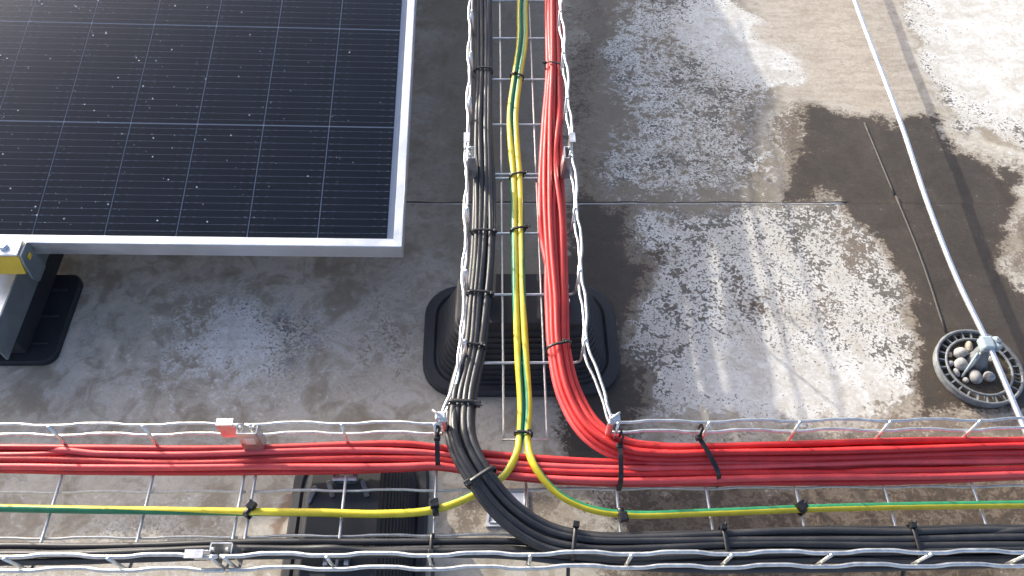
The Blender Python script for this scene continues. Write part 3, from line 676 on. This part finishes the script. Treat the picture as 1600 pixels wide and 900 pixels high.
# ------------------------------------------------------------------ cable ties
def cable_tie(c, T, L, w, h, label, width=0.0034, head=0.0, tail=0.0, skew=0.0):
    """flat band round a bundle (half width w, half height h), ratchet head at angle head, cut tail"""
    c, T, L = map(np.asarray, (c, T, L)); U = np.array([0, 0, 1.0]); T = T-U*(T@U); T /= np.linalg.norm(T)
    T = T*math.cos(skew)+L*math.sin(skew); L = np.cross(T, U)
    R = empty('cable_tie', tuple(c), label, 'cable tie', 'black cable ties')
    n = 36; rings = []; e = 0.62
    def pt(a, k):
        ca, sa = math.cos(a), math.sin(a)
        return c + L*(w+k)*math.copysign(abs(ca)**e, ca) + U*(h+k)*math.copysign(abs(sa)**e, sa)
    V = []; F = []
    for i in range(n):
        a = 2*math.pi*i/n
        for k, t in ((0, -width/2), (0.0011, -width/2), (0.0011, width/2), (0, width/2)): V.append(pt(a, k)+T*t)
    for i in range(n):
        j = (i+1) % n
        F += [(4*i+k, 4*i+(k+1) % 4, 4*j+(k+1) % 4, 4*j+k) for k in range(4)]
    part('band', pydata('band', V, F, True), M['tie'], R)
    hp = pt(head, 0.0022); ang = math.atan2(T[1], T[0])
    s = max(1.0, width/0.0036)
    part('head', box_me('head', tuple(hp), (width*1.5, 0.0052*s, 0.0046*s), 0.0008, Matrix.Rotation(ang, 3, 'Z')), M['tie'], R)
    tail *= 0.55
    if tail:
        d = L*math.cos(head)*0.6+U*0.35+T*0.5; d /= np.linalg.norm(d); q = pt(head, 0.003)
        part('tail', tube('tail', np.array([q, q+d*tail*0.5, q+d*tail+U*0.001]), 0.0011, 6), M['tie'], R)
    return R
def tie_on(B, x, y, label, wn=2.1, hn=1.05, zc=0.5, **kw):
    i = B.near(x, y); d = 2*B.r; w = wn*d*B.sp[i]; h = hn*d
    cable_tie(B.P[i]+np.array([0, 0, zc*d]), B.T[i], B.L[i], w, h, label, **kw)
tie_on(B1, 756, 115, 'black tie round the black bundle near the top edge', head=0.1)
tie_on(B1, 756, 366, 'black tie round the black bundle, below the small coupler', head=2.6)
tie_on(B1, 748, 463, 'black tie round the black bundle at the back of the rubber foot', head=2.8)
tie_on(B1, 740, 546, 'black tie round the black bundle over the front of the rubber foot', head=2.2, tail=0.012)
tie_on(B1, 721, 632, 'thick black tie where the black bundle starts to bend', head=3.0, width=0.0048, tail=0.010, wn=2.25)
tie_on(B1, 752, 748, 'thick black tie in the middle of the black bend', head=0.7, width=0.0048, wn=2.2, tail=0.008)
tie_on(B1, 896, 846, 'black tie where the black bend straightens beside the nearest rail', head=2.3, width=0.0046, wn=2.2, hn=1.25)
tie_on(B1, 1130, 851, 'black tie round the black bundle in the right tray, middle one', head=2.3, width=0.0046, wn=2.2, tail=0.008)
tie_on(B1, 1425, 850, 'black tie round the black bundle nearest the right edge', head=2.3, width=0.0046, wn=2.2, tail=0.008)
tie_on(R1, 866, 112, 'thin black tie round the red bundle near the top edge', head=0.4, width=0.0028, hn=1.55, zc=0.85, skew=0.25, tail=0.01)
tie_on(R1, 872, 548, 'black tie round the red bundle over the rubber foot', head=1.75, hn=1.6, zc=0.9, skew=-0.2, tail=0.008)
tie_on(B2, 681, 857, 'small black tie on the straight black cables left of the bend', head=1.2, wn=1.8, width=0.004)
def tie_earth(P, x, y, label, w=0.0056, h=0.0056, **kw):
    i = int(np.argmin([np.linalg.norm(proj(p)-np.array([x, y])) for p in P])); i = max(1, min(len(P)-2, i)); T = P[i+1]-P[i-1]
    T = T/np.linalg.norm(T); L = np.cross(T, (0, 0, 1.0)); L /= np.linalg.norm(L)
    c = P[i].copy()
    if kw.pop('pair', False):
        j = int(np.argmin([np.linalg.norm(q-c) for q in ER_P])); c = (c+ER_P[j])/2
    cable_tie(c, T, L, w, h, label, **kw)
tie_earth(EL_P, 803, 120, 'black tie on the earth cables nearest the top edge', w=0.0100, pair=True, head=1.5, skew=0.2, tail=0.008)
tie_earth(EL_P, 803, 274, 'black tie on the earth cables at the double cross wire', w=0.0100, pair=True, head=2.7, skew=-0.25, tail=0.010)
tie_earth(EL_P, 804, 360, 'black tie on the earth cables just below the roof seam', w=0.0100, pair=True, head=2.7, skew=-0.25, tail=0.010)
tie_earth(EL_P, 813, 678, 'black tie where the two earth cables part', w=0.0100, pair=True, head=1.9, tail=0.012)
tie_earth(EL_P, 388, 800, 'black tie holding the left earth cable to the double wire', head=0.9, width=0.006, tail=0.010, skew=0.5)
tie_earth(EL_P, 679, 796, 'black tie holding the left earth cable near the black bend', head=1.2, width=0.0065, tail=0.009)
tie_earth(ER_P, 969, 803, 'black tie holding the right earth cable below the wide red strap', head=0.9, width=0.0065, tail=0.009, skew=-0.3)
tie_earth(ER_P, 1250, 795, 'black tie holding the right earth cable far from the bend', head=1.6, width=0.0065, tail=0.011, skew=-0.5)
def strap(x0, y0, h0, x1, y1, h1, label, width=0.0052):
    """wide tie drawn over the red cables from the far rail to the tray floor"""
    a, b = at(x0, y0, HT+h0), at(x1, y1, HT+h1); m = (a+b)/2; m[2] = HT+0.031
    q1 = a*0.72+b*0.28; q1[2] = HT+0.033; q2 = a*0.18+b*0.82; q2[2] = HT+0.025
    P = catmull(np.array([a, q1, m, q2, b]), 0.002); T, N, B = frames(P, True)
    R = empty('cable_tie', tuple(a), label, 'cable tie', 'black cable ties'); V = []; F = []
    for p, nn, bb in zip(P, N, B):
        for u, v in ((-1, 0), (1, 0), (1, 1), (-1, 1)): V.append(p+bb*u*width/2+nn*v*0.0013)
    for i in range(len(P)-1): F += [(4*i+k, 4*i+(k+1) % 4, 4*i+4+(k+1) % 4, 4*i+4+k) for k in range(4)]
    F += [(3, 2, 1, 0), tuple(4*(len(P)-1)+k for k in range(4))]
    part('band', pydata('band', V, F), M['tie'], R)
    part('head', box_me('head', tuple(a), (width*1.4, 0.006, 0.006), 0.001), M['tie'], R)
    part('loop', tube('loop', np.array([a, a+np.array([0.003, 0.006, 0.012]), a+np.array([0.001, 0.010, 0.016]), a+np.array([0, 0.009, 0.006])]), 0.0016, 6), M['tie'], R)
strap(683, 684, .040, 685, 733, .008, 'wide black strap over the red cables left of the black bend')
strap(968, 697, .030, 967, 766, .004, 'wide black strap over the red cables where the red bend joins')
strap(1092, 684, .034, 1122, 760, .004, 'slanting black strap over the red cables right of the red bend')

# ------------------------------------------------------------------ rubber feet carrying the trays
def rubber_foot(label, base_c, rot, w, d, tabs=False):
    R = empty('tray_support_block', (0, 0, 0), label, 'support foot', 'black rubber support feet')
    M3 = Matrix.Rotation(rot, 3, 'Z')
    def ring(ww, dd, rr, z, oy=0.0): return [tuple(M3 @ Vector((x, y+oy, z))) for x, y in rrect(ww, dd, rr)]
    part('base', loft('base', [ring(w, d, 0.05, 0.001), ring(w, d, 0.05, 0.009), ring(w-0.006, d-0.006, 0.048, 0.013), ring(w-0.03, d-0.022, 0.044, 0.0135), ring(w-0.036, d-0.028, 0.042, 0.0105), ring(w-0.042, d-0.034, 0.04, 0.0135)]), M['rubber'], R)
    rings = []; n = 9
    for i in range(n):
        f0_, f1_ = i/n, (i+1)/n
        ww = lambda f: (w-0.046)*(1-f)+(w-0.100)*f; dd = lambda f: (d-0.038)*(1-f)+(0.082)*f; z = lambda f: 0.0135+f*0.080
        rc = lambda f: 0.038*(1-f)+0.020*f
        rings += [ring(ww(f0_), dd(f0_), rc(f0_), z(f0_)), ring(ww(f0_)-0.0005, dd(f0_)-0.0005, rc(f0_), z(f0_)+0.0068), ring(ww(f0_)-0.0022, dd(f0_)-0.0022, rc(f0_), z(f0_)+0.0088)]
    rings += [ring(w-0.100, 0.080, 0.018, 0.095), ring(w-0.100, 0.080, 0.018, 0.107), ring(w-0.104, 0.076, 0.016, 0.110)]
    part('ribbed_body', loft('ribbed_body', rings), M['rubber'], R)
    for sx in (-1, 1):                                     # sheet metal T clips that grip the tray wire
        xo = sx*(0.042 if tabs else 0.050)
        for nm, s_, c_ in (('clip', (0.005, 0.026, 0.011), (xo, 0.0, 0.1160)), ('clip', (0.012, 0.005, 0.009), (xo+sx*0.004, 0.011, 0.1165)), ('clip', (0.012, 0.005, 0.009), (xo+sx*0.004, -0.011, 0.1165))):
            me = box_me('clip', c_, s_, 0.0008); me.transform(M3.to_4x4()); part('clip', me, M['plate'], R)
    if tabs:
        for ox, oy, an in ((0.046, 0.016, 0.35), (0.046, -0.022, 0.35), (0.040, 0.036, -0.3)):
            me = box_me('raised_tab', (0, 0, 0), (0.020, 0.0055, 0.003), 0.001); me.transform(Matrix.Translation((ox-0.012, oy, 0.1118)) @ Matrix.Rotation(an, 4, 'Z')); me.transform(M3.to_4x4()); part('raised_tab', me, M['holder'], R)
    R.location = tuple(base_c); return R
bl, br_ = at(662, 530, 0.01), at(966, 540, 0.01); bt, bb = at(760, 455, 0.01), at(760, 614, 0.01)
FX = (bl[0]+br_[0])/2; FY = (bt[1]+bb[1])/2
rubber_foot('black ribbed rubber foot under the branch tray', (FX, 0.5738+0.004, 0), 0.0, br_[0]-bl[0], bt[1]-bb[1]+0.012)
l2, r2_ = at(452, 800, 0.01), at(668, 800, 0.01)
rubber_foot('black ribbed rubber foot under the long tray, left of the bend', ((l2[0]+r2_[0])/2, 0.2875, 0), math.pi/2, 0.268, r2_[0]-l2[0], True)

# ------------------------------------------------------------------ lightning conductor rod and its holder
RZ = 0.042
rp = [at(1322, -40, RZ), at(1335, 0, RZ), at(1410, 200, RZ), at(1449, 317, RZ), at(1497, 440, RZ), at(1545, 540, RZ), at(1600, 668, RZ-.004), at(1640, 760, RZ-.006)]
rp = np.array(rp); far_dir = rp[0]-rp[2]; rp = np.vstack([rp[0]+far_dir*3, rp])
tag(link('lightning_conductor_rod', tube('lightning_conductor_rod', catmull(rp, 0.01), 0.0038, 14), M['rod']), 'long straight aluminium lightning rod crossing the right side', 'rod')
hc = at(1531, 572, 0.012); HRAD = 0.0575
hold = empty('rod_holder', (hc[0], hc[1], 0), 'round grey plastic rod holder filled with pebbles at right', 'rod holder')
def ringtube(name, r, z, tr_, n=56):
    P = np.array([(hc[0]+r*math.cos(a), hc[1]+r*math.sin(a), z) for a in np.linspace(0, 2*math.pi, n)])
    return tube(name, P, tr_, 8, True, caps=False)
part('outer_ring', ringtube('outer_ring', HRAD, 0.011, 0.0025), M['holder'], hold)
part('skirt', loft('skirt', [[(hc[0]+r*math.cos(a), hc[1]+r*math.sin(a), z) for a in np.linspace(0, 2*math.pi, 48, endpoint=False)] for r, z in ((HRAD+.0012, .001), (HRAD+.0005, .010), (HRAD-.001, .010), (HRAD-.001, .003))], True, False, False), M['holder'], hold)
part('inner_ring', ringtube('inner_ring', HRAD*0.77, 0.0105, 0.0019), M['holder'], hold)
part('tray_floor', loft('tray_floor', [[(hc[0]+r*math.cos(a), hc[1]+r*math.sin(a), z) for a in np.linspace(0, 2*math.pi, 40, endpoint=False)] for r, z in ((HRAD-.002, .0012), (HRAD-.002, .003))]), M['dirt'], hold)
for k in range(26):
    a = 2*math.pi*k/26
    part('spoke', box_me('spoke', (hc[0]+HRAD*0.885*math.cos(a), hc[1]+HRAD*0.885*math.sin(a), 0.008), (HRAD*0.24, 0.0022, 0.006), 0.0006, Matrix.Rotation(a, 3, 'Z')), M['holder'], hold)
rodx = lambda y: float(np.interp(y, rp[::-1, 1], rp[::-1, 0]))
cy_ = float(at(1548, 538, RZ)[1]); cc = np.array([rodx(cy_), cy_, 0])
part('pedestal', loft('pedestal', [[(hc[0]*(1-f)+cc[0]*f+r*math.cos(a), hc[1]*(1-f)+(cc[1])*f+r*math.sin(a), z) for a in np.linspace(0, 2*math.pi, 16, endpoint=False)] for r, z, f in ((.017, .003, .5), (.012, .014, .65), (.009, .028, .9), (.008, RZ-.005, 1))], True), M['holder'], hold)
for s_ in (-1, 1):
    a0 = np.array([hc[0]-.022+s_*.005, hc[1]-.010+s_*.004, .006]); b0 = np.array([cc[0]-.010+s_*.002, cc[1]-.008, RZ-.010])
    part('brace', tube('brace', np.array([a0, b0]), 0.0018, 8), M['clamp'], hold)
part('clamp_body', box_me('clamp_body', (cc[0]-0.003, cc[1], RZ+0.0005), (0.017, 0.020, 0.0145), 0.003), M['clamp'], hold)
part('clamp_jaw', box_me('clamp_jaw', (cc[0]+0.0115, cc[1]+0.001, RZ-0.001), (0.009, 0.019, 0.014), 0.003), M['clamp'], hold)
part('clamp_bolt', loft('clamp_bolt', [[(cc[0]+0.0115+r*math.cos(a), cc[1]+0.002+r*math.sin(a), z) for a in np.linspace(0, 2*math.pi, 10, endpoint=False)] for r, z in ((.0042, RZ+.0061), (.0042, RZ+.0075), (.003, RZ+.0082))]), M['steel'], hold)
def pebble(x, y, rx, ry, rz, label, mat, z=0.010):
    q = at(x, y, z); bm = bmesh.new(); bmesh.ops.create_icosphere(bm, subdivisions=3, radius=1)
    ph = RNG.uniform(0, 6, 6); a = RNG.uniform(0, 3.1)
    for v in bm.verts:
        p = v.co; k = 1+0.09*math.sin(2.1*p.x+ph[0])+0.08*math.sin(2.7*p.y+ph[1])+0.06*math.sin(3.3*p.z+ph[2]+2*p.x)
        v.co = Vector((p.x*rx*k, p.y*ry*k, p.z*rz*k))
    bmesh.ops.rotate(bm, matrix=Matrix.Rotation(a, 3, 'Z'), verts=bm.verts)
    me = bpy.data.meshes.new('pebble'); bm.to_mesh(me); bm.free(); me.polygons.foreach_set("use_smooth", [True]*len(me.polygons))
    o = link('pebble', me, mat); o.location = (q[0], q[1], 0.003+rz*0.9); tag(o, label, 'pebble', 'pebbles in the rod holder')
s1 = 0.001
pebble(1500, 551, 10*s1, 8*s1, 7.5*s1, 'large grey pebble at the upper left inside the rod holder', M['pebble'])
pebble(1502, 570, 10*s1, 8.5*s1, 7.5*s1, 'large grey oval pebble at the left inside the rod holder', M['pebble'])
pebble(1525, 589, 9.5*s1, 9*s1, 8*s1, 'large pale pebble at the bottom inside the rod holder', M['pebble'])
pebble(1546, 588, 8*s1, 7*s1, 6.5*s1, 'pale pebble closest to the rod inside its holder', M['pebble'])
pebble(1515, 541, 8*s1, 6*s1, 6*s1, 'tan pebble at the top inside the rod holder', M['pebble_tan'])
pebble(1484, 552, 5*s1, 4*s1, 4*s1, 'small pebble at the upper left rim of the rod holder', M['pebble_tan'])
pebble(1486, 566, 5.5*s1, 4.5*s1, 4*s1, 'small grey pebble at the left rim of the rod holder', M['pebble'])
pebble(1496, 581, 6*s1, 4.5*s1, 4*s1, 'small grey pebble at the lower left rim of the rod holder', M['pebble'])
pebble(1511, 592, 4.5*s1, 4*s1, 3.5*s1, 'tiny pebble left of the lowest large pebble in the holder', M['pebble'])
pebble(1552, 560, 6*s1, 5*s1, 4.5*s1, 'grey pebble just right of the holder pedestal', M['pebble'])

# ------------------------------------------------------------------ small plate lying under the black bend
q = [at(*p, 0.003) for p in ((766, 763), (825, 763), (826, 822), (758, 822))]
plR = empty('metal_plate', tuple(q[3]), 'small pale metal plate on the roof under the black bend', 'plate')
part('sheet', loft('sheet', [[(p[0], p[1], z) for p in q[::-1]] for z in (0.0008, 0.003)]), M['alu'], plR)
mid = sum(q)/4
for i in range(4):
    a, b = q[i]*0.82+mid*0.18, q[(i+1) % 4]*0.82+mid*0.18
    a[2] = b[2] = 0.0033; part('raised_edge', tube('raised_edge', np.array([a, b]), 0.0012, 6), M['steel'], plR)
# tail ends of ties hanging under the nearest rail
for x, y, lb in ((888, 893, 'black tie tail hanging below the nearest rail at the bend'), (1413, 892, 'black tie tail hanging below the nearest rail near right edge'), (676, 893, 'black tie tail hanging below the nearest rail left of centre')):
    a = at(x, y-14, HT+0.004); b = a+np.array([0, -0.012, -0.012]); c_ = a+np.array([0.002, -0.016, -0.035])
    tag(link('cable_tie_tail', tube('cable_tie_tail', catmull(np.array([a, b, c_]), 0.003), 0.0022, 6), M['tie']), lb, 'cable tie', 'hanging tie tails')
